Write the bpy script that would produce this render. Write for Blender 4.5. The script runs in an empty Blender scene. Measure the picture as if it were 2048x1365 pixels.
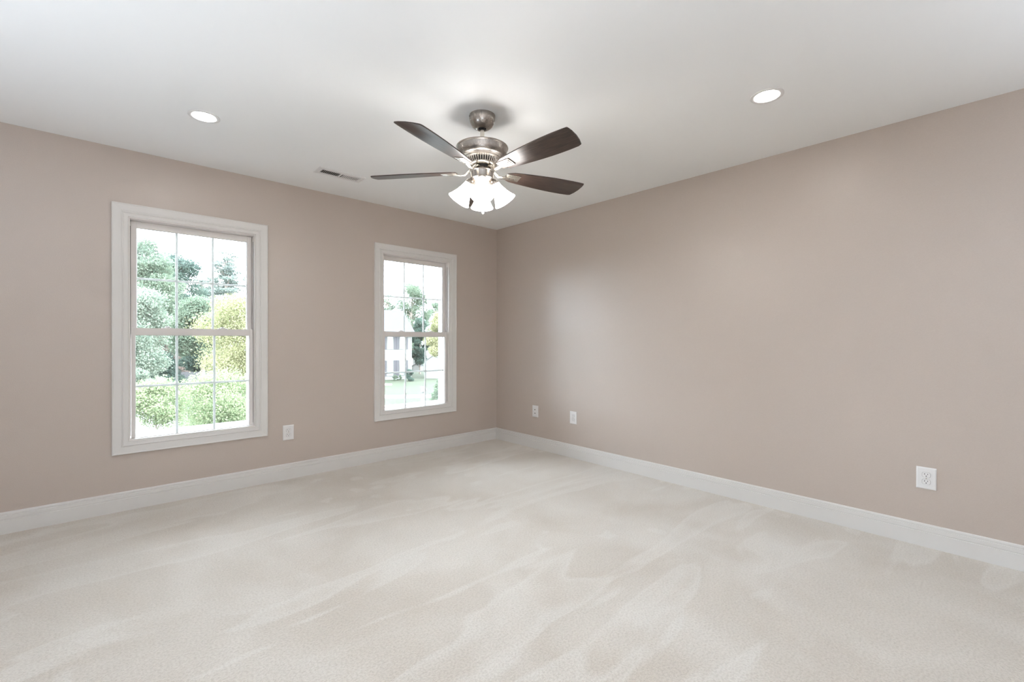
import bpy, bmesh, math, random
import numpy as np
from mathutils import Vector, Matrix

# ------------------------------------------------------------------ render set-up
S = bpy.context.scene
COL = S.collection
PI = math.pi
S.view_settings.view_transform = 'Standard'
S.view_settings.look = 'None'
S.view_settings.gamma = 1
S.view_settings.use_curve_mapping = False
S.view_settings.exposure = 0.44
S.cycles.use_denoising = True
S.cycles.diffuse_bounces = 7
S.cycles.max_bounces = 14
S.cycles.transparent_max_bounces = 24

# ------------------------------------------------------------------ camera
CAM_H = 1.1668
YAW, PITCH, ROLL = 0.8265, -0.0048, 0.0027
Fw = Vector((math.cos(YAW), math.sin(YAW), 0)); Rt = Vector((math.sin(YAW), -math.cos(YAW), 0)); Up = Vector((0, 0, 1))
fwd = (Fw * math.cos(PITCH) + Up * math.sin(PITCH)).normalized()
up0 = (-Fw * math.sin(PITCH) + Up * math.cos(PITCH)).normalized()
cr, sr = math.cos(ROLL), math.sin(ROLL)
rt = Rt * cr + up0 * sr
up = -Rt * sr + up0 * cr
cd = bpy.data.cameras.new('camera'); cam = bpy.data.objects.new('camera', cd); COL.objects.link(cam)
cd.sensor_width = 36; cd.lens = 904.314 / 2048 * 36; cd.clip_start = .02; cd.clip_end = 600
m3 = Matrix((rt, up, -fwd)).transposed()
cam.matrix_world = Matrix.Translation((0, 0, CAM_H)) @ m3.to_4x4()
S.camera = cam

# ------------------------------------------------------------------ daylight (bright even overcast)
SKY = 18
w = bpy.data.worlds.new('overcast_sky'); S.world = w; w.use_nodes = True
bg = w.node_tree.nodes['Background']; bg.inputs[0].default_value = (.86, .955, 1.10, 1); bg.inputs[1].default_value = SKY

# three unseen fill spots added to brighten the room, aimed up at the ceiling
for px_, py_, pz_, FILL_POWER, cone in ((-1.05, 1.9, .6, 75, 2.5), (-.8, -.9, .6, 425, 2.5), (2.3, -1.3, .9, 80, 2.0)):
    l = bpy.data.lights.new('added_fill_spot', 'SPOT'); l.energy = FILL_POWER; l.color = (.855, .985, 1.13); l.spot_size = cone; l.spot_blend = 1; l.shadow_soft_size = .18
    o = bpy.data.objects.new('added_fill_spot', l); COL.objects.link(o); o.location = (px_, py_, pz_); o.rotation_euler = (PI, 0, 0)

# room extents (metres)
H = 2.44
XR, YN = 3.4504, 4.0159          # east wall, north (window) wall
XL, YS = -1.55, -1.75            # west and south walls, behind the camera
GZ = -3.3                        # lawn level, one storey down

def portal(loc, rot, sx, sy):
    l = bpy.data.lights.new('window_daylight', 'AREA'); l.shape = 'RECTANGLE'; l.size = sx; l.size_y = sy
    l.cycles.is_portal = True
    o = bpy.data.objects.new('window_daylight', l); COL.objects.link(o); o.location = loc; o.rotation_euler = rot

# ------------------------------------------------------------------ materials
def mat(name, col=(.8, .8, .8), rough=.5, metal=0, spec=.5, emis=None, es=0, coat=0):
    m = bpy.data.materials.new(name); m.use_nodes = True
    b = m.node_tree.nodes['Principled BSDF']
    b.inputs['Base Color'].default_value = (*col, 1); b.inputs['Roughness'].default_value = rough
    b.inputs['Metallic'].default_value = metal; b.inputs['Specular IOR Level'].default_value = spec
    b.inputs['Coat Weight'].default_value = coat
    if emis: b.inputs['Emission Color'].default_value = (*emis, 1); b.inputs['Emission Strength'].default_value = es
    return m, m.node_tree.nodes, m.node_tree.links, b

def noise(n, l, scale, detail=2, rough=.5, dist=0, vec=None, w=None):
    t = n.new('ShaderNodeTexNoise'); t.inputs['Scale'].default_value = scale; t.inputs['Detail'].default_value = detail
    t.inputs['Roughness'].default_value = rough; t.inputs['Distortion'].default_value = dist
    if vec is not None: l.new(vec, t.inputs['Vector'])
    return t.outputs['Fac']

def ramp(n, l, fac, stops):
    r = n.new('ShaderNodeValToRGB'); e = r.color_ramp.elements
    e[0].position, e[0].color = stops[0][0], (*stops[0][1], 1); e[1].position, e[1].color = stops[-1][0], (*stops[-1][1], 1)
    for p, c in stops[1:-1]:
        x = e.new(p); x.color = (*c, 1)
    l.new(fac, r.inputs[0]); return r.outputs[0]

def mix(n, l, a, b, fac, mode='MIX'):
    x = n.new('ShaderNodeMix'); x.data_type = 'RGBA'; x.blend_type = mode
    for v, s in ((fac, x.inputs[0]), (a, x.inputs[6]), (b, x.inputs[7])):
        if hasattr(v, 'is_linked') or hasattr(v, 'links'): l.new(v, s)
        elif isinstance(v, (int, float)): s.default_value = v
        else: s.default_value = (*v, 1)
    return x.outputs[2]

def bump(n, l, b, hgt, strength, dist):
    x = n.new('ShaderNodeBump'); x.inputs['Strength'].default_value = strength; x.inputs['Distance'].default_value = dist
    l.new(hgt, x.inputs['Height']); l.new(x.outputs[0], b.inputs['Normal'])

def objcoord(n, sc=(1, 1, 1), l=None):
    c = n.new('ShaderNodeTexCoord')
    if l is None: return c.outputs['Object']
    mp = n.new('ShaderNodeMapping'); mp.inputs['Scale'].default_value = sc
    l.new(c.outputs['Object'], mp.inputs['Vector']); return mp.outputs[0]

M = {}
m, n, l, b = mat('wall_paint', (.565, .475, .42), .40, spec=1.0); M['wall'] = m
v = objcoord(n)
c = mix(n, l, (.537, .465, .413), (.477, .405, .356), noise(n, l, 190, 3, .7, vec=v)); l.new(c, b.inputs['Base Color'])
bump(n, l, b, noise(n, l, 260, 3, .6, vec=v), .25, .002)
m, n, l, b = mat('ceiling_paint', (.885, .89, .89), .8, spec=.2); M['ceil'] = m
bump(n, l, b, noise(n, l, 120, 2, vec=objcoord(n)), .05, .002)
m, n, l, b = mat('trim_paint', (.69, .675, .655), .38); M['trim'] = m
m, n, l, b = mat('white_vinyl', (.71, .675, .65), .35); M['vinyl'] = m
m, n, l, b = mat('white_plastic', (.76, .75, .745), .3); M['plastic'] = m
m, n, l, b = mat('slot_black', (.02, .018, .018), .6); M['black'] = m
m, n, l, b = mat('gap_shade_grey', (.33, .32, .31), .6); M['gap_shade'] = m  # grey for the painted shade around the receptacles
m, n, l, b = mat('cavity_shade_and_screw', (.06, .055, .05), .8); M['cavity'] = m  # dark for painted shade in track gaps and duct, and for arm screws

# carpet: cut pile, with the sheen of brushed nap marks painted into its colour
m, n, l, b = mat('carpet', (.72, .66, .6), .95, spec=.05); M['carpet'] = m
v = objcoord(n)
base = mix(n, l, (.63, .58, .52), (.525, .458, .385), ramp(n, l, noise(n, l, 1.7, 3, .55, .5, vec=v), [(.34, (0, 0, 0)), (.66, (1, 1, 1))]))
# overlapping lighter sweeps for the nap sheen, one soft and one hard edge
vm = objcoord(n, (.55, 2.3, 1), l)
rotm = n.new('ShaderNodeMapping'); rotm.inputs['Rotation'].default_value = (0, 0, .7); rotm.inputs['Scale'].default_value = (.9, 3.4, 1)
l.new(n.new('ShaderNodeTexCoord').outputs['Object'], rotm.inputs['Vector'])
sw = ramp(n, l, noise(n, l, .8, 2.5, .55, .5, vec=rotm.outputs[0]), [(.53, (0, 0, 0)), (.555, (1, 1, 1)), (.60, (.5, .5, .5)), (.66, (0, 0, 0))])
c = mix(n, l, base, (.70, .665, .615), sw); c.node.inputs[0].default_value = .5
s2 = n.new('ShaderNodeMath'); s2.operation = 'MULTIPLY'; s2.inputs[1].default_value = .5; l.new(sw, s2.inputs[0]); l.new(s2.outputs[0], c.node.inputs[0])
# foot-sized lighter dabs of painted nap sheen
vo = n.new('ShaderNodeTexVoronoi'); vo.feature = 'F1'; vo.inputs['Scale'].default_value = 3.6; vo.inputs['Randomness'].default_value = 1
wob = n.new('ShaderNodeVectorMath'); wob.operation = 'ADD'; l.new(v, wob.inputs[0])
nz = n.new('ShaderNodeTexNoise'); nz.inputs['Scale'].default_value = 5; l.new(v, nz.inputs['Vector'])
sc_ = n.new('ShaderNodeVectorMath'); sc_.operation = 'SCALE'; sc_.inputs['Scale'].default_value = .22; l.new(nz.outputs['Color'], sc_.inputs[0]); l.new(sc_.outputs[0], wob.inputs[1])
l.new(wob.outputs[0], vo.inputs['Vector'])
dab = ramp(n, l, vo.outputs['Distance'], [(.17, (.5, .5, .5)), (.23, (0, 0, 0))])
gate = ramp(n, l, noise(n, l, .9, 1, vec=v), [(.48, (0, 0, 0)), (.56, (1, 1, 1))])
dm = mix(n, l, (0, 0, 0), dab, gate)
c = mix(n, l, c, (.70, .665, .615), dm)
fib = noise(n, l, 115, 3, .65, vec=v)
c = mix(n, l, c, ramp(n, l, fib, [(.34, (.80, .775, .75)), (.58, (1.04, 1.04, 1.04))]), .9, 'MULTIPLY')
l.new(c, b.inputs['Base Color'])
b.inputs['Sheen Weight'].default_value = .8; b.inputs['Sheen Roughness'].default_value = .5; b.inputs['Sheen Tint'].default_value = (1, .965, .91, 1)
ad = n.new('ShaderNodeMath'); ad.operation = 'ADD'; l.new(fib, ad.inputs[0])
l.new(noise(n, l, 300, 2, .7, vec=v), ad.inputs[1])
bump(n, l, b, ad.outputs[0], .7, .006)

# clear glass: light passes, surface reflects by Fresnel
m = bpy.data.materials.new('window_glass'); m.use_nodes = True; n = m.node_tree.nodes; l = m.node_tree.links; n.clear()
o = n.new('ShaderNodeOutputMaterial'); t = n.new('ShaderNodeBsdfTransparent'); g = n.new('ShaderNodeBsdfGlossy'); g.inputs['Roughness'].default_value = .02
t.inputs[0].default_value = (.97, .985, .98, 1)
f = n.new('ShaderNodeFresnel'); f.inputs[0].default_value = 1.45; x = n.new('ShaderNodeMixShader')
l.new(f.outputs[0], x.inputs[0]); l.new(t.outputs[0], x.inputs[1]); l.new(g.outputs[0], x.inputs[2]); l.new(x.outputs[0], o.inputs[0]); M['glass'] = m

# brushed nickel
m, n, l, b = mat('brushed_nickel', (.50, .465, .43), .27, 1); M['nickel'] = m
v = objcoord(n, (90, 90, 1.2), l)
nn = noise(n, l, 6, 2, .6, vec=v)
l.new(mix(n, l, (.49, .455, .42), (.33, .298, .27), nn), b.inputs['Base Color'])
mr = n.new('ShaderNodeMapRange'); mr.inputs['To Min'].default_value = .2; mr.inputs['To Max'].default_value = .38; l.new(nn, mr.inputs[0]); l.new(mr.outputs[0], b.inputs['Roughness'])
m, n, l, b = mat('satin_nickel', (.66, .62, .56), .25, 1); M['satin'] = m
# espresso wood blades
m, n, l, b = mat('espresso_wood', (.04, .026, .02), .36, spec=.6); M['wood'] = m
v = objcoord(n, (2, 26, 1), l)
l.new(ramp(n, l, noise(n, l, 5, 4, .6, .6, vec=v), [(.3, (.020, .012, .010)), (.6, (.060, .036, .027)), (.8, (.09, .056, .042))]), b.inputs['Base Color'])
# lit frosted glass shades and lamps
m, n, l, b = mat('lit_frosted_glass', (.9, .9, .88), .4, emis=(1, .975, .945), es=16); M['shade'] = m
m, n, l, b = mat('lit_bulb', (.9, .9, .88), .4, emis=(1, .93, .84), es=52); M['bulb'] = m
m, n, l, b = mat('lit_led_diffuser', (.9, .9, .9), .4, emis=(1, .97, .93), es=60); M['led'] = m
m, n, l, b = mat('clear_crystal', (.95, .95, .95), .05, spec=.8); b.inputs['Transmission Weight'].default_value = .8; M['crystal'] = m

# ------------------------------------------------------------------ mesh helpers
class MB:
    def __init__(s): s.bm = bmesh.new()
    def box(s, x0, y0, z0, x1, y1, z1, bev=0):
        vs = [s.bm.verts.new(p) for p in ((x0, y0, z0), (x1, y0, z0), (x1, y1, z0), (x0, y1, z0), (x0, y0, z1), (x1, y0, z1), (x1, y1, z1), (x0, y1, z1))]
        fs = [s.bm.faces.new([vs[i] for i in q]) for q in ((3, 2, 1, 0), (4, 5, 6, 7), (0, 1, 5, 4), (1, 2, 6, 5), (2, 3, 7, 6), (3, 0, 4, 7))]
        if bev:
            es = list({e for f_ in fs for e in f_.edges})
            bmesh.ops.bevel(s.bm, geom=es, offset=bev, segments=2, affect='EDGES', profile=.5)
        return s
    def rings(s, loops, close_ends=False, closed=False):
        L = [[s.bm.verts.new(p) for p in lp] for lp in loops]
        k = len(L[0]); rng = range(len(L)) if closed else range(len(L) - 1)
        for i in rng:
            a, c_ = L[i], L[(i + 1) % len(L)]
            for j in range(k):
                s.bm.faces.new((a[j], a[(j + 1) % k], c_[(j + 1) % k], c_[j]))
        if close_ends: s.bm.faces.new(L[0][::-1]); s.bm.faces.new(L[-1])
        return s
    def lathe(s, prof, seg=48, cx=0, cy=0):
        return s.rings([[(cx + r * math.cos(a), cy + r * math.sin(a), z) for a in [2 * PI * i / seg for i in range(seg)]] for r, z in prof])
    def tube(s, pts, rad, seg=10, flat=1.0, side=None):
        pts = [Vector(p) for p in pts]; loops = []
        for i, p in enumerate(pts):
            d = (pts[min(i + 1, len(pts) - 1)] - pts[max(i - 1, 0)]).normalized()
            a = (Vector(side) if side else Vector((0, 0, 1))); a = (a - d * a.dot(d))
            if a.length < 1e-4: a = Vector((1, 0, 0)) - d * d.x
            a.normalize(); b_ = d.cross(a); r = rad[i] if hasattr(rad, '__len__') else rad
            loops.append([p + a * math.cos(t) * r + b_ * math.sin(t) * r * flat for t in [2 * PI * k / seg for k in range(seg)]])
        return s.rings(loops, True)
    def prism(s, poly, z0, z1, bev=0):
        a = [s.bm.verts.new((x, y, z0)) for x, y in poly]; c_ = [s.bm.verts.new((x, y, z1)) for x, y in poly]
        f1 = s.bm.faces.new(a[::-1]); f2 = s.bm.faces.new(c_); k = len(poly)
        for i in range(k): s.bm.faces.new((a[i], a[(i + 1) % k], c_[(i + 1) % k], c_[i]))
        if bev: bmesh.ops.bevel(s.bm, geom=list(f1.edges) + list(f2.edges), offset=bev, segments=2, affect='EDGES', profile=.5)
        return s
    def frame(s, cx, hw, z0, z1, prof, y=0):
        """mitred rectangular frame in the XZ plane; prof = (inset, y) points, closed section"""
        return s.rings([[(cx - hw + i, y + d, z0 + i), (cx + hw - i, y + d, z0 + i), (cx + hw - i, y + d, z1 - i), (cx - hw + i, y + d, z1 - i)] for i, d in prof], closed=True)
    def xf(s, mtx): bmesh.ops.transform(s.bm, matrix=mtx, verts=s.bm.verts); return s
    def build(s, name, mt, parent=None, smooth=0):
        bmesh.ops.recalc_face_normals(s.bm, faces=s.bm.faces)
        me = bpy.data.meshes.new(name); s.bm.to_mesh(me); s.bm.free()
        me.materials.append(mt)
        if smooth:
            for p in me.polygons: p.use_smooth = True
            me.set_sharp_from_angle(angle=math.radians(smooth))
        o = bpy.data.objects.new(name, me); COL.objects.link(o)
        if parent: o.parent = parent
        return o

def empty(name, loc=(0, 0, 0), rz=0):
    o = bpy.data.objects.new(name, None); COL.objects.link(o); o.location = loc; o.rotation_euler = (0, 0, rz); o.empty_display_size = .1
    return o
def tag(o, label=None, cat=None, group=None, kind=None):
    for k, v_ in (('label', label), ('category', cat), ('group', group), ('kind', kind)):
        if v_: o[k] = v_
    return o
def copy_tree(o, parent=None):
    c_ = o.copy(); COL.objects.link(c_); c_.parent = parent
    for ch in [x_ for x_ in bpy.data.objects if x_.parent == o]: copy_tree(ch, c_)
    return c_

# ------------------------------------------------------------------ room shell
T = .16
def wall(name, axis, pos, a0, a1, holes, sgn, label):
    """wall along axis from a0 to a1; inner face at pos; sgn = outward direction; holes = (c0, c1, z0, z1)"""
    mb = MB()
    def bx(p0, p1, z0, z1):
        q0, q1 = sorted((pos, pos + sgn * T))
        if axis == 'x': mb.box(p0, q0, z0, p1, q1, z1)
        else: mb.box(q0, p0, z0, q1, p1, z1)
    cur = a0
    for c0, c1, z0, z1 in sorted(holes):
        bx(cur, c0, -.12, H + .12); bx(c0, c1, -.12, z0); bx(c0, c1, z1, H + .12); cur = c1
    bx(cur, a1, -.12, H + .12)
    return tag(mb.build(name, M['wall']), label, 'wall', kind='structure')

WZ0, WZ1 = .3815, 2.072            # casing bottom / top
CHW = .470                         # casing half width
OPEN = .085                        # casing width to the opening
W1C, W2C = .548, 2.400
def hole(c, hw): return (c - hw + OPEN, c + hw - OPEN, WZ0 + OPEN, WZ1 - OPEN)
WIDE = .92
SOUTH = []
WEST = []
wall('wall_north', 'x', YN, XL - T, XR + T, [hole(W1C, CHW), hole(W2C, CHW)], 1, 'beige painted wall with two white windows')
wall('wall_east', 'y', XR, YS - T, YN, [], 1, 'long beige wall with three white wall plates')
wall('wall_south', 'x', YS, XL - T, XR + T, [hole(c_, h_) for c_, h_ in SOUTH], -1, 'beige wall behind the viewer')
wall('wall_west', 'y', XL, YS, YN, [hole(c_, h_) for c_, h_ in WEST], -1, 'beige wall on the window side behind the viewer')
tag(MB().box(XL - T, YS - T, -.12, XR + T, YN + T, 0).build('floor', M['carpet']), 'cream cut pile carpet with brushed nap marks', 'carpet', kind='structure')
tag(MB().box(XL - T, YS - T, H, XR + T, YN + T, H + .12).build('ceiling', M['ceil']), 'smooth white painted ceiling', 'ceiling', kind='structure')

def baseboard(name, a, b_, inward, label):
    a, b_, inw = Vector((*a, 0)), Vector((*b_, 0)), Vector((*inward, 0))
    prof = [(0, 0), (.016, 0), (.016, .0815), (.0115, .083), (.0115, .086), (.0145, .0885), (.0145, .1085), (.0095, .110), (.0095, .113), (.0115, .1155), (.0105, .124), (.006, .128), (0, .128)]
    along = (b_ - a).normalized(); mb = MB()
    L = []
    for p, e in ((a, 1), (b_, -1)):
        L.append([p + inw * d + along * (e * d) + Vector((0, 0, z)) for d, z in prof])
    mb.rings(L, True)
    return tag(mb.build(name, M['trim']), label, 'baseboard', kind='structure')
baseboard('baseboard_north', (XL, YN), (XR, YN), (0, -1), 'white moulded baseboard under the windows')
baseboard('baseboard_east', (XR, YN), (XR, YS), (-1, 0), 'white moulded baseboard along the long beige wall')
baseboard('baseboard_south', (XR, YS), (XL, YS), (0, 1), 'white baseboard behind the viewer')
baseboard('baseboard_west', (XL, YS), (XL, YN), (1, 0), 'white baseboard on the wall beside the viewer')

# ------------------------------------------------------------------ windows (built facing -Y, wall face at y=0)
def make_window(name, loc, rz, hw, cols, label):
    W = empty(name, loc, rz); tag(W, label, 'window', kind='structure')
    z0, z1 = WZ0, WZ1
    # picture-frame casing: back band, flat, bead, inner bead
    pr = [(0, 0), (0, -.017), (.002, -.019), (.006, -.019), (.009, -.0165), (.030, -.0145), (.047, -.0135), (.0485, -.011), (.052, -.011), (.054, -.0145), (.058, -.0155), (.062, -.0125),
          (.063, -.0105), (.078, -.009), (.080, -.0095), (.084, -.009), (.0855, -.006), (.0855, .0)]
    MB().frame(0, hw, z0, z1, pr).build('casing', M['trim'], W)
    o_ = OPEN
    # vinyl jamb with a sash track
    jp = [(o_ - .004, .0), (o_ + .003, -.004), (o_ + .008, -.004), (o_ + .009, .018), (o_ + .011, .020), (o_ + .012, .055), (o_ + .013, .093), (o_ + .030, .095), (o_ + .030, .165), (o_ - .004, .165)]
    MB().frame(0, hw, z0, z1, jp).build('jamb', M['vinyl'], W)
    # dark strip on each side, painted for the shade in the track gap
    iw = hw - o_ - .012
    for sx in (-1, 1):
        MB().box(sx * (iw + .0004) - .0015, .022, z0 + o_ + .03, sx * (iw + .0004) + .0015, .0255, z1 - o_ - .055).build('track_shade', M['cavity'], W)
    zi0, zi1 = z0 + o_ + .012, z1 - o_ - .012
    mid = 1.211
    def sash(nm, y, lo, hi, stile, rb, rt_, ghw):
        yb, yf = y + .030, y
        s_ = MB()
        a = hw - o_ - .0155
        s_.box(-a, yf, lo, -ghw - .004, yb, hi, .002).box(ghw + .004, yf, lo, a, yb, hi, .002)
        s_.box(-ghw - .004, yf, lo, ghw + .004, yb, lo + rb, .0).box(-ghw - .004, yf, hi - rt_, ghw + .004, yb, hi, .0)
        so = s_.build(nm, M['vinyl'], W)
        # glazing bead
        g = MB(); g.frame(0, ghw + .007, lo + rb - .003, hi - rt_ + .003, [(0, yf + .002), (0, yf - .0005), (.003, yf - .0005), (.007, yf + .009), (.007, yf + .014), (0, yf + .014)]); g.build('glazing_bead', M['vinyl'], so)
        gz0, gz1 = lo + rb, hi - rt_
        MB().box(-ghw - .003, yf + .012, gz0 - .003, ghw + .003, yf + .016, gz1 + .003).build('glass', M['glass'], so)
        mu = MB(); t_ = .0075
        for i in range(1, cols):
            xx = -ghw + 2 * ghw * i / cols
            mu.box(xx - t_, yf + .018, gz0, xx + t_, yf + .024, gz1, .0015)
        zm = (gz0 + gz1) / 2
        mu.box(-ghw, yf + .0185, zm - t_, ghw, yf + .0235, zm + t_, .001)
        mu.build('muntins', M['trim'], so)
        MB().box(-ghw - .003, yf + .026, gz0 - .003, ghw + .003, yf + .029, gz1 + .003).build('glass', M['glass'], so)
        return so, a
    so, a = sash('lower_sash', .020, zi0 + .001, mid + .024, 0, .4727 - zi0, mid + .024 - 1.187, hw - .1255)
    for sx in (-1, 1):      # low-profile cam locks on the meeting rail
        k = empty('sash_lock', (sx * (.17 if hw < .6 else .35), .034, mid + .024)); k.parent = so
        MB().box(-.031, -.010, 0, .031, .012, .005, .002).build('lock_base', M['plastic'], k)
        MB().lathe([(.0, .015), (.009, .015), (.012, .012), (.013, .005), (.0, .005)], 20).build('lock_cam', M['plastic'], k)
        MB().box(-.004, -.017, .006, .012, .0, .012, .0015).build('lock_lever', M['plastic'], k)
        q = empty('tilt_latch', (sx * (a - .018), .034, mid + .024)); q.parent = so
        MB().box(-.014, -.009, 0, .014, .009, .003, .001).build('latch_slide', M['plastic'], q)
    su, a = sash('upper_sash', .056, mid - .02, zi1 - .001, 0, .04, zi1 - 1.932, hw - .135)
    for sx in (-1, 1):
        MB().box(sx * (a - .018) - .003, .0545, 1.30, sx * (a - .018) + .003, .0575, 1.355, .001).build('vent_stop', M['plastic'], su)
    return W
make_window('window_1', (W1C, YN, 0), 0, CHW, 3, 'white double hung window looking onto tall trees and a fence')
make_window('window_2', (W2C, YN, 0), 0, CHW, 3, 'white double hung window near the corner looking onto a white house')
k = 3
for c_, h_ in SOUTH: make_window('window_%d' % k, (c_, YS, 0), PI, h_, 6, 'wide white window behind the viewer'); k += 1
for c_, h_ in WEST: make_window('window_%d' % k, (XL, c_, 0), PI / 2, h_, 6, 'wide white window beside the viewer'); k += 1
zc = (WZ0 + WZ1) / 2; hh = WZ1 - WZ0 - 2 * OPEN
for c_ in (W1C, W2C): portal((c_, YN + .19, zc), (-PI / 2, 0, 0), .78, hh)
for c_, h_ in SOUTH: portal((c_, YS - .19, zc), (PI / 2, 0, 0), 2 * h_ - .16, hh)
for c_, h_ in WEST: portal((XL - .19, c_, zc), (PI / 2, 0, -PI / 2), 2 * h_ - .16, hh)

# ------------------------------------------------------------------ recessed lights
def can_light(loc, label):
    L = empty('recessed_light', loc); tag(L, label, 'ceiling light', 'recessed ceiling lights')
    MB().lathe([(.0785, 0), (.0785, -.0022), (.076, -.0042), (.066, -.005), (.060, -.0035), (.0565, .002), (.0565, 0)], 56).build('trim_ring', M['plastic'], L, 40)
    MB().lathe([(.0, -.0012), (.0565, -.0012), (.0565, .0005), (0, .0005)], 48).build('diffuser', M['led'], L, 30)
    return L
can_light((.46, 3.115, H), 'round lit recessed ceiling light above the window that looks onto the trees')
can_light((2.58, .842, H), 'round lit recessed ceiling light near the long beige wall')

# ------------------------------------------------------------------ ceiling register
V = empty('ceiling_vent', (1.4015, 3.5025, H)); tag(V, 'white rectangular slatted air register in the ceiling above the windows', 'vent')
f_ = MB()
ox, oy, ix, iy = .1785, .0725, .147, .0385
f_.rings([[(-x_, -y_, z_), (x_, -y_, z_), (x_, y_, z_), (-x_, y_, z_)] for x_, y_, z_ in ((ox, oy, 0), (ox, oy, -.002), (ox - .004, oy - .004, -.0045), (ix + .004, iy + .004, -.007), (ix, iy, -.0065), (ix, iy, 0))], closed=True)
f_.box(-.008, -iy, -.0065, .006, iy, -.001)
f_.build('frame', M['plastic'], V)
MB().box(-ix, -iy, -.0008, ix, iy, -.0002).build('duct_shade_sheet', M['cavity'], V)  # flat dark sheet painted for the shade inside the duct
for i in range(22):
    x_ = -ix + .006 + i * (2 * ix - .012) / 21
    if abs(x_ + .001) < .009: continue
    sg = -1 if x_ < 0 else 1
    s_ = MB(); s_.box(-.0022 if sg < 0 else -.0062, -iy, -.0026, .0022 if sg < 0 else .0062, iy, -.0018)
    s_.xf(Matrix.Translation((x_, 0, -.0018)) @ Matrix.Rotation(sg * (.55 if sg < 0 else -.22), 4, 'Y'))
    s_.build('slat', M['plastic'], V)

# ------------------------------------------------------------------ wall plates (built facing -Y)
def plate_base(P):
    hw_, hh_ = .0425, .0615
    MB().rings([[(-x_, y_, -z_), (x_, y_, -z_), (x_, y_, z_), (-x_, y_, z_)] for x_, z_, y_ in ((hw_, hh_, 0), (hw_, hh_, -.0025), (hw_ - .0015, hh_ - .0015, -.004), (hw_ - .006, hh_ - .006, -.0058))], True).build('cover_plate', M['plastic'], P)
def duplex(loc, rz, label):
    P = empty('electrical_outlet', loc, rz); tag(P, label, 'outlet', 'white duplex outlets')
    plate_base(P)
    for dz in (.0195, -.0195):
        pts = []
        for i in range(36):
            a = 2 * PI * i / 36; pts.append((max(-.0172, min(.0172, .0185 * math.cos(a))), max(-.0135, min(.0135, .0175 * math.sin(a)))))
        gp = MB().prism([(x_ * 1.07, y_ * 1.07) for x_, y_ in pts], 0, .0002); gp.xf(Matrix.Translation((0, -.0057, dz)) @ Matrix.Rotation(PI / 2, 4, 'X')); gp.build('receptacle_gap_shade', M['gap_shade'], P)  # thin grey sheet, painted shade of the gap around the receptacle
        r_ = MB().prism(pts, 0, .0022, .0004); r_.xf(Matrix.Translation((0, -.0056, dz)) @ Matrix.Rotation(PI / 2, 4, 'X'))
        ro = r_.build('receptacle', M['plastic'], P)
        s_ = MB()
        s_.box(-.0079, -.0081, dz + .0005, -.0055, -.0076, dz + .0085).box(.0055, -.0081, dz + .0012, .0075, -.0076, dz + .0078)
        q = [(.0026 * math.cos(2 * PI * i / 16), .0026 * math.sin(2 * PI * i / 16)) for i in range(16)]
        h_ = MB().prism(q, 0, .0005); h_.xf(Matrix.Translation((0, -.0076, dz - .0065)) @ Matrix.Rotation(PI / 2, 4, 'X'))
        s_.build('blade_slots', M['black'], ro); h_.build('ground_hole', M['black'], ro)
    q = [(.0028 * math.cos(2 * PI * i / 16), .0028 * math.sin(2 * PI * i / 16)) for i in range(16)]
    sc = MB().prism(q, 0, .0012, .0003); sc.xf(Matrix.Translation((0, -.0058, 0)) @ Matrix.Rotation(PI / 2, 4, 'X'))
    sc.build('screw', M['satin'], P)
    return P
duplex((1.176, YN, .384), 0, 'white duplex outlet between the two windows')
duplex((XR, 2.853, .394), -PI / 2, 'white duplex outlet beside the cable jack plate near the corner')
duplex((XR, .289, .3855), -PI / 2, 'white duplex outlet alone on the long wall, the largest in view')
P = empty('cable_jack_plate', (XR, 3.374, .395), -PI / 2); tag(P, 'white wall plate with round cable jack above a phone jack, nearest the corner', 'wall plate')
plate_base(P)
q = lambda r: [(r * math.cos(2 * PI * i / 20), r * math.sin(2 * PI * i / 20)) for i in range(20)]
RX = Matrix.Rotation(PI / 2, 4, 'X')
j = MB().prism(q(.0062), 0, .004, .0006); j.xf(Matrix.Translation((0, -.0058, .018)) @ RX); j = j.build('coaxial_jack', M['satin'], P)
j2 = MB().prism(q(.0042), 0, .0006); j2.xf(Matrix.Translation((0, -.0097, .018)) @ RX); j2.build('jack_socket', M['black'], j)
j = MB().box(-.010, -.0075, -.0285, .010, -.0055, -.0105, .0006).build('phone_jack', M['plastic'], P)
MB().box(-.0065, -.0080, -.0245, .0065, -.0074, -.0165).build('jack_socket', M['black'], j)

# ------------------------------------------------------------------ ceiling fan
FX, FY = 1.626, 2.021
FAN = empty('ceiling_fan', (FX, FY, 0)); tag(FAN, 'five blade ceiling fan in brushed nickel with dark wood blades and four lit shades', 'ceiling fan')
c_ = MB().lathe([(.0, H), (.074, H), (.0745, H - .006), (.0735, H - .022), (.068, H - .042), (.057, H - .060), (.043, H - .0715), (.032, H - .077), (.029, H - .078), (.024, H - .074), (.022, H - .06)], 56)
can_ = c_.build('canopy', M['nickel'], FAN, 40)
MB().lathe([(.0, H - .062), (.0235, H - .062), (.021, H - .076), (.012, H - .083)], 32).build('hanger_ball', M['black'], can_, 40)
sc = MB().prism(q(.003), 0, .002); sc.xf(Matrix.Rotation(-2.0, 4, 'Z') @ Matrix.Translation((0, -.0742, H - .012)) @ RX); sc.build('canopy_screw', M['black'], can_)
MB().lathe([(.012, H - .06), (.012, 2.262), (.0, 2.262)], 24).build('downrod', M['satin'], FAN, 40)
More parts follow.
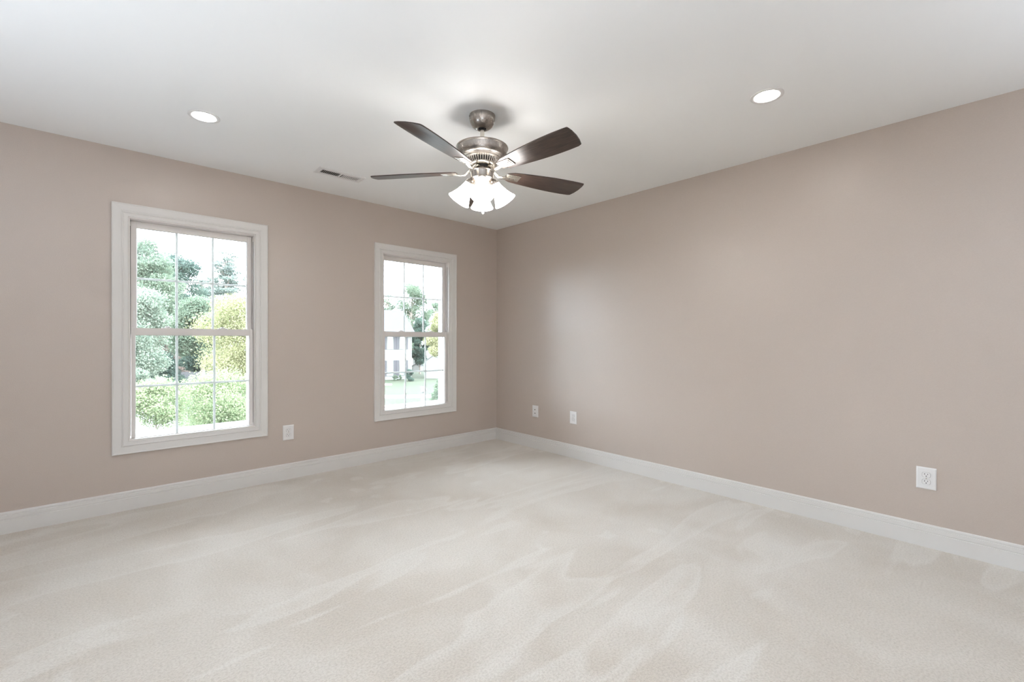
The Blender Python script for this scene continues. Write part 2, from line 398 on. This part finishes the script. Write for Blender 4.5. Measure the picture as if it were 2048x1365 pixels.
MB().lathe([(.0, 2.268), (.030, 2.268), (.034, 2.262), (.06, 2.264), (.138, 2.261), (.1475, 2.258), (.149, 2.254), (.1475, 2.250), (.143, 2.2485), (.1425, 2.246), (.1405, 2.225), (.135, 2.208), (.126, 2.200),
            (.122, 2.1985), (.121, 2.196), (.112, 2.193), (.106, 2.1925), (.104, 2.190), (.097, 2.1885), (.091, 2.1865), (.089, 2.183)], 72).build('motor_housing', M['nickel'], FAN, 35)
MB().lathe([(.0, 2.19), (.084, 2.19), (.075, 2.16), (0, 2.16)], 48).build('motor_core', M['black'], FAN, 40)
vr = MB()
for i in range(40):
    a = 2 * PI * i / 40
    t = MB(); 
    vr.tube([(.0885 * math.cos(a), .0885 * math.sin(a), 2.187), (.0865 * math.cos(a), .0865 * math.sin(a), 2.176), (.0785 * math.cos(a), .0785 * math.sin(a), 2.160)], [.0042, .0042, .0036], 8)
vr.build('cooling_fins', M['satin'], FAN, 50)
MB().lathe([(.073, 2.163), (.0815, 2.163), (.0825, 2.159), (.080, 2.154), (.070, 2.149), (.058, 2.147), (.0, 2.147)], 56).build('motor_collar', M['satin'], FAN, 40)
MB().lathe([(.0, 2.148), (.052, 2.148), (.052, 2.136), (0, 2.136)], 40).build('flywheel', M['black'], FAN, 40)
MB().lathe([(.0, 2.139), (.050, 2.139), (.054, 2.136), (.064, 2.126), (.070, 2.121), (.071, 2.118), (.0665, 2.1155), (.0655, 2.110), (.0655, 2.084), (.068, 2.081), (.068, 2.077), (.064, 2.074), (.056, 2.068), (.044, 2.062), (.03, 2.058), (.0, 2.056)], 56).build('switch_housing', M['nickel'], FAN, 30)
# blades
def blade_outline():
    K = 1.12
    pts = [(.165, -.032), (.152, -.022), (.147, 0), (.152, .022), (.165, .034), (.19, .043)]
    for t in np.linspace(.1, 1, 8): pts.append((.19 + t * (.628 - .19), .043 + .024 * math.sin(t * 1.9)))
    pts += [(.640, .0615), (.646, .060), (.658, .033), (.666, .0), (.668, -.033), (.664, -.058), (.660, -.0625)]
    for t in np.linspace(1, .1, 8): pts.append((.19 + t * (.628 - .19), -.041 - .024 * math.sin(t * 1.9)))
    pts.append((.19, -.041)); return [(x_, y_ * K) for x_, y_ in pts]
BZ = 2.118
TILT = math.radians(-13)
for i in range(5):
    ang = math.radians(-15.6 + 72 * i)
    Rz = Matrix.Rotation(ang, 4, 'Z'); Tm = Matrix.Translation((0, 0, BZ)) @ Rz @ Matrix.Rotation(TILT, 4, 'X')
    bl = MB().prism(blade_outline(), 0, .0055, .0012)
    bo = bl.build('blade', M['wood'], FAN, 30); bo.matrix_local = Tm
    ir = MB()
    ir.tube([(.048, 0, .022), (.066, 0, .020), (.085, 0, .004), (.102, .0, -.010), (.122, 0, -.013), (.145, 0, -.0085), (.170, 0, -.006)], [.006, .0055, .0055, .0055, .0052, .005, .004], 12, flat=2.3)
    for x0, x1, hw_, z_ in ((.146, .240, .029, -.0035), (.150, .231, .021, -.0065), (.154, .221, .013, -.0095)):
        ir.box(x0, -hw_, z_, x1, hw_, 0, .0012)
    io = ir.build('blade_arm', M['satin'], FAN, 35); io.matrix_local = Tm
    for sx in (.172, .206):
        s_ = MB().prism([(sx + .0035 * math.cos(2 * PI * t / 14), .0035 * math.sin(2 * PI * t / 14)) for t in range(14)], -.0108, -.0094)
        s_.build('screw', M['cavity'], io)
# light kit
view = math.atan2(-FY, -FX)
for i in range(4):
    a = view + PI / 2 * i
    til = math.radians(33)
    A = Matrix.Rotation(a, 4, 'Z')
    base = Matrix.Translation((0, 0, 2.066)) @ A @ Matrix.Translation((.060, 0, 0)) @ Matrix.Rotation(-til, 4, 'Y')   # local -Z points down and outward
    so = MB()
    so.lathe([(.0, .012), (.012, .012), (.018, .006), (.026, -.004), (.0305, -.018), (.031, -.024), (.0, -.024)], 32)
    so.tube([(-.035, 0, .012), (-.02, 0, .014), (.0, 0, .008)], .009, 10)
    o1 = so.build('lamp_socket', M['nickel'], FAN, 40); o1.matrix_local = base
    sh = MB().lathe([(.024, -.014), (.0275, -.017), (.029, -.026), (.031, -.040), (.0355, -.060), (.043, -.085), (.052, -.106), (.060, -.122), (.0655, -.132), (.0665, -.1345), (.065, -.1345),
                     (.0585, -.122), (.0505, -.106), (.0415, -.085), (.034, -.060), (.0295, -.040), (.0275, -.026), (.024, -.014)], 44)
    o2 = sh.build('glass_shade', M['shade'], FAN, 60); o2.matrix_local = base
    bu = MB().lathe([(.0, -.100), (.012, -.098), (.021, -.088), (.0245, -.074), (.022, -.060), (.0145, -.042), (.013, -.024), (.0, -.024)], 24)
    o3 = bu.build('light_bulb', M['bulb'], FAN, 60); o3.matrix_local = base
MB().lathe([(.0, 2.060), (.020, 2.058), (.026, 2.050), (.018, 2.040), (.010, 2.036), (.0075, 2.020), (.0, 2.018)], 32).build('light_kit_cap', M['nickel'], FAN, 40)
pc = MB().tube([(.006, 0, 2.03), (.006, 0, 1.905)], .0011, 6).build('pull_chain', M['satin'], FAN)
kn = MB().lathe([(.0, 1.908), (.004, 1.905), (.0095, 1.895), (.0095, 1.889), (.005, 1.881), (.0, 1.879)], 16); kn.xf(Matrix.Translation((.006, 0, 0))); kn.build('pull_knob', M['crystal'], pc, 60)

# ------------------------------------------------------------------ outdoors
def at(px, d, z=None, py=None):
    """camera-bearing survey: ground point d metres out along the bearing of column px"""
    x_ = (px - 1024) / 904.314
    p = Fw * d + Rt * (x_ * d); return Vector((p.x, p.y, GZ if z is None else z))
m, n, l, b = mat('lawn_grass', (.42, .46, .27), .95, spec=.1); M['grass'] = m
v = objcoord(n)
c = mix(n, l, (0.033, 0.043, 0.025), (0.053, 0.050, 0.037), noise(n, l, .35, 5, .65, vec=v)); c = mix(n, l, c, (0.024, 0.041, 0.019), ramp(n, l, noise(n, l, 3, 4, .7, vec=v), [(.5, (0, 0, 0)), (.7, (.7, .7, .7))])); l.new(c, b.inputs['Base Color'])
m, n, l, b = mat('pale_concrete', (.72, .70, .68), .9); M['conc'] = m
l.new(mix(n, l, (0.188, 0.183, 0.176), (0.158, 0.153, 0.146), noise(n, l, 2, 4, .6, vec=objcoord(n))), b.inputs['Base Color'])
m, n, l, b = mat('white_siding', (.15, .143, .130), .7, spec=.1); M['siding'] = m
wv = n.new('ShaderNodeTexWave'); wv.bands_direction = 'Z'; wv.wave_profile = 'SAW'; wv.inputs['Scale'].default_value = 1.6; l.new(objcoord(n), wv.inputs['Vector'])
bump(n, l, b, wv.outputs['Fac'], .6, .03)
m, n, l, b = mat('grey_shingle', (.42, .42, .44), .95, spec=0); M['shingle'] = m
l.new(mix(n, l, (.068, .064, .064), (.056, .053, .053), noise(n, l, 6, 3, vec=objcoord(n))), b.inputs['Base Color'])
m, n, l, b = mat('shutter_paint', (.026, .022, .024), .6); M['shutter'] = m
m, n, l, b = mat('house_window_glass', (.20, .24, .25), .08, spec=.8); M['hglass'] = m
m, n, l, b = mat('weathered_fence_wood', (.38, .36, .36), .9); M['fence'] = m
l.new(mix(n, l, (0.150, 0.143, 0.146), (0.090, 0.083, 0.086), noise(n, l, 7, 3, vec=objcoord(n, (3, 3, .3), l))), b.inputs['Base Color'])
m, n, l, b = mat('bark', (.20, .16, .13), .9); M['bark'] = m

def leafmat(name, dark, light, trans=.45):
    m = bpy.data.materials.new(name); m.use_nodes = True; n = m.node_tree.nodes; l = m.node_tree.links; n.clear()
    o = n.new('ShaderNodeOutputMaterial'); g = n.new('ShaderNodeNewGeometry')
    rm = ramp(n, l, g.outputs['Random Per Island'], [(0, dark), (1, light)])
    nz_ = noise(n, l, .55, 2, .5, vec=n.new('ShaderNodeTexCoord').outputs['Object'])
    cc = mix(n, l, rm, light, ramp(n, l, nz_, [(.45, (0, 0, 0)), (.65, (.6, .6, .6))]))
    d = n.new('ShaderNodeBsdfDiffuse'); t = n.new('ShaderNodeBsdfTranslucent'); x = n.new('ShaderNodeMixShader'); x.inputs[0].default_value = trans
    l.new(cc, d.inputs[0]); l.new(cc, t.inputs[0]); l.new(d.outputs[0], x.inputs[1]); l.new(t.outputs[0], x.inputs[2]); l.new(x.outputs[0], o.inputs[0])
    return m
M['lf_mid'] = leafmat('mid_green_leaves', (0.070, 0.102, 0.071), (0.175, 0.204, 0.142))
M['lf_pale'] = leafmat('pale_green_leaves', (0.104, 0.136, 0.105), (0.230, 0.254, 0.190))
M['lf_dark'] = leafmat('dark_green_leaves', (0.035, 0.058, 0.050), (0.098, 0.131, 0.101))
M['lf_yel'] = leafmat('yellow_green_leaves', (0.140, 0.156, 0.068), (0.307, 0.285, 0.167))
M['lf_lime'] = leafmat('lime_green_leaves', (0.104, 0.149, 0.074), (0.265, 0.285, 0.167))
M['lf_pine'] = leafmat('pine_needles', (0.070, 0.092, 0.080), (0.181, 0.204, 0.171), .3)
M['lf_rust'] = leafmat('rusty_needles', (0.078, 0.081, 0.068), (0.223, 0.156, 0.130), .3)

def leaf_mesh(rng, blobs, n_leaf, size, aspect=1.7, droop=0.):
    """blobs: (cx, cy, cz, rx, ry, rz). leaves cluster near each blob's surface"""
    B = np.array(blobs, float); vol = (B[:, 3] * B[:, 4] + B[:, 3] * B[:, 5] + B[:, 4] * B[:, 5]); pr_ = vol / vol.sum()
    idx = rng.choice(len(B), n_leaf, p=pr_)
    d = rng.normal(size=(n_leaf, 3)); d /= np.linalg.norm(d, axis=1)[:, None]
    rad = 1 - np.abs(rng.normal(size=n_leaf)) * .28
    rad = np.clip(rad, .1, 1.05) + rng.normal(size=n_leaf) * .13
    cen = B[idx, :3] + d * rad[:, None] * B[idx, 3:6]
    u = rng.normal(size=(n_leaf, 3)) + d * .6; u[:, 2] -= droop; u /= np.linalg.norm(u, axis=1)[:, None]
    nrm = d + rng.normal(size=(n_leaf, 3)) * .8
    w_ = np.cross(nrm, u); w_ /= (np.linalg.norm(w_, axis=1)[:, None] + 1e-9)
    s_ = size * (.6 + .8 * rng.random(n_leaf))[:, None]
    a = cen - u * s_ * .5; b_ = cen + w_ * s_ * .5 / aspect; c2 = cen + u * s_ * .5; d2 = cen - w_ * s_ * .5 / aspect
    return np.stack([a, b_, c2, d2], 1).reshape(-1, 3)

def mesh_quads(name, V_, mt, parent=None):
    nq = len(V_) // 4
    me = bpy.data.meshes.new(name); me.vertices.add(len(V_)); me.vertices.foreach_set('co', V_.astype(np.float32).ravel())
    me.loops.add(nq * 4); me.loops.foreach_set('vertex_index', np.arange(nq * 4, dtype=np.int32))
    me.polygons.add(nq); me.polygons.foreach_set('loop_start', np.arange(0, nq * 4, 4, dtype=np.int32))
    me.update(calc_edges=True); me.materials.append(mt)
    o = bpy.data.objects.new(name, me); COL.objects.link(o)
    if parent: o.parent = parent
    return o

def tree(seed, name, base, height, crown_w, crown_z0, mt, n_leaf, size, label, kind='round', trunk=True, cat='tree', nb=26, trunk_r=None, group=None):
    rng = np.random.default_rng(seed)
    T_ = empty(name, base); tag(T_, label, cat, group)
    R_ = crown_w / 2; h0 = crown_z0; hc = height - h0
    blobs = []
    if kind == 'round':
        for i in range(nb):
            t = (i + .5) / nb; z_ = h0 + hc * t
            env = R_ * math.sqrt(max(.05, 1 - (2 * t - .9) ** 2 / 1.25))
            a = rng.random() * 2 * PI; q_ = env * math.sqrt(rng.random()) * .8
            r_ = R_ * ((.26 if nb < 80 else .16) + .2 * rng.random())
            blobs.append((q_ * math.cos(a), q_ * math.sin(a), z_ - r_ * .3, r_, r_, r_ * .75))
    elif kind == 'pine':        # flat, separated layers on a bare upper trunk
        for i in range(nb):
            t = (i + .5) / nb; z_ = h0 + hc * t
            env = R_ * (1.05 - .75 * t)
            a = rng.random() * 2 * PI; q_ = env * (.2 + .68 * rng.random())
            r_ = env * (.28 + .22 * rng.random())
            blobs.append((q_ * math.cos(a), q_ * math.sin(a), z_, r_, r_, r_ * .32))
    elif kind == 'cone':
        for i in range(nb):
            t = (i + .5) / nb; z_ = h0 + hc * t
            env = R_ * (1 - t) ** .8 + .12
            a = i * 2.4; q_ = env * .55
            r_ = env * .5 + .1
            blobs.append((q_ * math.cos(a), q_ * math.sin(a), z_, r_, r_, r_ * .55))
    V_ = leaf_mesh(rng, blobs, n_leaf, size, droop=.3 if kind == 'cone' else .1)
    V_[:, 2] = np.maximum(V_[:, 2], .05)
    mesh_quads('crown' if cat == 'tree' else 'foliage', V_, mt, T_)
    if trunk:
        tr = MB(); rr = trunk_r or height * .018
        tr.tube([(0, 0, 0), (.02 * height * .2, 0, height * .3), (0, .02 * height * .2, height * .6), (0, 0, height * .9)], [rr * 1.4, rr, rr * .7, rr * .2], 8, side=(1, 0, 0))
        for b_ in blobs[::2]:
            c_ = Vector(b_[:3]); z_ = max(h0 * .7, c_.z - crown_w * .18)
            tr.tube([(0, 0, z_), (c_.x * .5, c_.y * .5, (z_ + c_.z) / 2), (c_.x, c_.y, c_.z)], [rr * .45, rr * .28, rr * .08], 6)
        tr.build('trunk', M['bark'], T_, 60)
    return T_

# ground surfaces
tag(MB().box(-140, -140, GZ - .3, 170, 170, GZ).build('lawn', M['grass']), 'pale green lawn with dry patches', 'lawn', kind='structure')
def slab(name, pts, z, label, cat):
    return tag(MB().prism([(p.x, p.y) for p in pts], GZ + .001, GZ + z).build(name, M['conc']), label, cat, kind='structure')
slab('sidewalk', [at(640, 34.8), at(905, 36.0), at(905, 34.2), at(640, 32.9)], .03, 'pale concrete sidewalk crossing the lawn', 'sidewalk')
slab('road', [at(640, 31.2), at(905, 27.5), at(905, 15), at(640, 15)], .02, 'pale road below the window', 'road')
slab('driveway', [at(60, 33), at(352, 26), at(352, 11), at(60, 11)], .02, 'pale driveway under the leafy branches', 'driveway')
slab('garden_path', [at(700, 45.5), at(784, 44.5), at(784, 43), at(700, 42.5)], .025, 'pale garden path at the white house', 'path')

# neighbour's house
dirv = (Rt * .875 + Fw * .485); nrm = (-Rt * .485 + Fw * .875)       # along the facade (to its right end), away from the viewer
corner = at(823, 50)
HS = empty('house', corner, math.atan2(dirv.y, dirv.x)); tag(HS, 'white two storey house with grey shutters and a grey gabled roof', 'house')
EZ = 5.05; L_ = 9.5; DP = 9.0; RZ_ = 7.65
def sx_(u):
    k_ = (1024 - u) / 904.314; return -((50 * k_ - 11.114) / (.875 + .485 * k_))
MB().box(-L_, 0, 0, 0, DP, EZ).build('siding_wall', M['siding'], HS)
g_ = MB()
g_.rings([[(xx, 0, EZ), (xx, DP, EZ), (xx, DP / 2, RZ_)] for xx in (-L_, 0)], True)
g_.build('gable', M['siding'], HS)
rf = MB()
for s0, s1 in ((-.45, DP / 2), (DP + .45, DP / 2)):
    z0_ = EZ - .1
    rf.rings([[(-L_ - .3, s0, z0_), (.3, s0, z0_), (.3, s1, RZ_), (-L_ - .3, s1, RZ_)], [(-L_ - .3, s0, z0_ + .16), (.3, s0, z0_ + .16), (.3, s1, RZ_ + .16), (-L_ - .3, s1, RZ_ + .16)]], True)
rf.build('roof', M['shingle'], HS)
MB().box(-L_ - .3, -.50, EZ - .22, .3, -.42, EZ + .06).build('gutter', M['siding'], HS)
MB().box(-.14, -.03, 0, .03, 0, EZ).build('corner_board', M['siding'], HS)
for zlo, zhi in ((3.30, 4.75), (.42, 2.08)):
    for ul, ur in ((775, 785), (800, 808.2), (752, 762), (730, 740)):
        x0, x1 = sx_(ul), sx_(ur)
        fr = MB().box(x0 - .05, -.05, zlo, x1 + .05, .0, zhi).build('window', M['siding'], HS)
        MB().box(x0 + .02, -.065, zlo + .07, x1 - .02, -.051, zhi - .07).build('pane', M['hglass'], fr)
        MB().box(x0 + .02, -.075, (zlo + zhi) / 2 - .025, x1 - .02, -.066, (zlo + zhi) / 2 + .025).build('meeting_rail', M['siding'], fr)
        for e0, e1 in ((x0 - .40, x0 - .12), (x1 + .14, x1 + .40)):
            MB().box(e0, -.055, zlo - .02, e1, -.005, zhi + .02, .01).build('shutter', M['shutter'], HS)

def shed(name, px, d, w_, dep, eave, ridge, label, wallm, rz=None):
    p = at(px, d); f2 = (p - Vector((0, 0, GZ))).normalized()
    ang = YAW - PI / 2 if rz is None else rz
    O = empty(name, p, ang); tag(O, label, 'shed')
    MB().rings([[(-w_ / 2, y_, 0), (w_ / 2, y_, 0), (w_ / 2, y_, eave), (0, y_, ridge), (-w_ / 2, y_, eave)] for y_ in (0, dep)], True).build('walls', wallm, O)
    r_ = MB()
    for s_ in (-1, 1):
        e = .12
        r_.rings([[(s_ * (w_ / 2 + e), -e, eave - .05), (0, -e, ridge + .03), (0, dep + e, ridge + .03), (s_ * (w_ / 2 + e), dep + e, eave - .05)],
                  [(s_ * (w_ / 2 + e), -e, eave + .02), (0, -e, ridge + .10), (0, dep + e, ridge + .10), (s_ * (w_ / 2 + e), dep + e, eave + .02)]], True)
    r_.build('roof', M['shingle'] if 'grey' in label else M['siding'], O)
    MB().box(-.4, -.03, 0, .4, 0, 1.75).build('door', wallm, O)
shed('garden_shed', 868, 50.5, 1.75, 3.5, 2.0, 2.62, 'white gabled garden shed on the lawn behind the shrub', M['siding'])
shed('storage_shed', 832, 62, 1.1, 2, .65, .95, 'small pale shed with a grey roof far behind the lawn', M['siding'])
shed('backyard_shed', 462, 45, 2.6, 3, 2.0, 2.45, 'pale shed with grey roof behind the wooden fence', M['siding'])

# mailbox
mbp = at(845, 30.3); MBX = empty('mailbox', mbp, YAW - PI / 2); tag(MBX, 'white mailbox on a white post beside the road', 'mailbox')
MB().box(-.11, -.11, 0, .11, .11, 1.25, .01).build('post', M['siding'], MBX)
pr2 = [(.13 * math.cos(a), .13 + .13 * math.sin(a)) for a in np.linspace(0, PI, 10)] + [(-.13, 0), (.13, 0)]
bx_ = MB().prism(pr2, -.28, .26); bx_.xf(Matrix.Translation((.10, 0, .92)) @ RX); bx_.build('letter_box', M['siding'], MBX)

# wooden fence
A_, B_ = at(342, 40.5), at(436, 42.5)
FN = empty('wooden_fence', A_, math.atan2((B_ - A_).y, (B_ - A_).x)); tag(FN, 'weathered grey board fence at the end of the driveway', 'fence')
Ln = (B_ - A_).length; bd = MB(); x_ = 0; random.seed(4)
while x_ < Ln: bd.box(x_, 0, 0, x_ + .125, .02, 1.35 + random.random() * .05); x_ += .14
bd.build('boards', M['fence'], FN)
for zz in (.35, 1.1): MB().box(0, .02, zz, Ln, .07, zz + .09).build('rail', M['fence'], FN)
x_ = 0
while x_ < Ln + .1: MB().box(x_, .02, 0, x_ + .1, .12, 1.45).build('post', M['fence'], FN); x_ += 2.2

# trees seen through the large-looking window
tree(1, 'oak_tree', at(290, 46), 14.4, 6.5, 4.5, M['lf_mid'], 51000, 0.187, 'tall leafy tree rising highest at the far edge of the window', nb=44)
tree(2, 'maple_tree', at(268, 34), 7.9, 6.0, .8, M['lf_pale'], 51000, 0.144, 'pale green rounded tree in front of the tallest tree', nb=40)
tree(3, 'oak_tree', at(350, 55), 14.4, 7.2, 3.2, M['lf_dark'], 51000, 0.202, 'dark green tree beside the gap of open sky', nb=44)
tree(4, 'maple_tree', at(405, 41), 7.9, 5.0, 3.4, M['lf_mid'], 40800, 0.158, 'mid green rounded tree behind the yellow green one', nb=36)
tree(5, 'pine_tree', at(452, 66), 17.0, 9.0, 4.8, M['lf_pine'], 53040, 0.194, 'airy flat-topped pine right of the open sky', 'pine', nb=110)
tree(6, 'pine_tree', at(514, 84), 21.0, 9.5, 5.5, M['lf_pine'], 44880, 0.221, 'airy pine half hidden by the window frame', 'pine', nb=90)
tree(61, 'pine_tree', at(405, 72), 13.8, 7.5, 4.0, M['lf_pine'], 30600, 0.230, 'low airy pine at the bottom of the open sky', 'pine', nb=90)
tree(7, 'juniper_tree', at(328, 44), 4.9, 3.6, .8, M['lf_rust'], 25500, 0.115, 'conifer with rusty brown branch tips', 'pine', nb=60, trunk=False)
tree(8, 'shrub', at(280, 30.5), 2.3, 2.9, .0, M['lf_pale'], 23800, 0.101, 'pale green rounded shrub at the corner of the driveway', trunk=False, cat='shrub', nb=22)
tree(9, 'shrub', at(325, 38.6), 3.0, 3.3, .0, M['lf_dark'], 25500, 0.130, 'dark green shrub in front of the wooden fence end', trunk=False, cat='shrub', nb=24)
tree(10, 'holly_bush', at(395, 51), 4.6, 6.5, .0, M['lf_dark'], 34000, 0.158, 'dark green bushes rising behind the wooden fence', trunk=False, cat='shrub', nb=30)
tree(11, 'locust_tree', at(484, 12.8), 5.65, 2.7, 3.35, M['lf_yel'], 69360, 0.044, 'yellow green feathery tree closest to the window', nb=46, trunk_r=.06)
tree(12, 'birch_tree', at(442, 9.8), 3.62, 2.3, 1.6, M['lf_lime'], 79560, 0.038, 'light green leafy branches low under the window', nb=46, trunk_r=.04)
tree(13, 'birch_tree', at(312, 8.3), 3.65, 1.15, 3.05, M['lf_lime'], 11628, 0.038, 'sparse light green branch over the pale driveway', nb=26, trunk_r=.025)

# trees seen through the window near the corner
tree(20, 'spruce_tree', at(824, 67), 12.6, 7.0, 3.0, M['lf_mid'], 44880, 0.147, 'tall feathery tree behind the white house', nb=90)
tree(21, 'ash_tree', at(776, 76), 11.9, 6.4, 4.0, M['lf_pale'], 15300, 0.216, 'airy pale tree above the house roof', 'pine', nb=70)
tree(22, 'cedar_tree', at(840, 57), 6.9, 2.5, 1.6, M['lf_dark'], 34000, 0.144, 'dense dark green tree between house and shed', nb=40, trunk_r=.08)
tree(23, 'ash_tree', at(872, 79), 10.8, 5.0, 2.8, M['lf_mid'], 22100, 0.187, 'soft green tree above the garden shed', nb=24)
tree(24, 'locust_tree', at(884, 30), 6.15, 2.5, 3.7, M['lf_yel'], 25500, 0.094, 'yellow green tree at the edge of the corner window', nb=24)
tree(25, 'spruce_tree', at(880, 27.5), 1.95, 1.35, .0, M['lf_mid'], 15300, 0.065, 'young spruce at the edge of the lawn', 'cone', nb=18)
tree(26, 'boxwood_bush', at(789.5, 48.0), .62, .55, .0, M['lf_mid'], 3740, 0.058, 'small round bush under the first house window', trunk=False, cat='shrub', nb=10)
tree(27, 'boxwood_bush', at(799, 48.3), .62, .55, .0, M['lf_mid'], 3740, 0.058, 'small round bush nearer the corner of the house', trunk=False, cat='shrub', nb=10)
tree(28, 'laurel_bush', at(818, 47.3), 1.2, 1.05, .0, M['lf_dark'], 10200, 0.072, 'large dark bush at the corner of the house', trunk=False, cat='shrub', nb=14)
tree(29, 'treeline_tree', at(700, 85), 12, 12, 1.5, M['lf_mid'], 15300, 0.288, 'distant tree behind the house roof', nb=20)
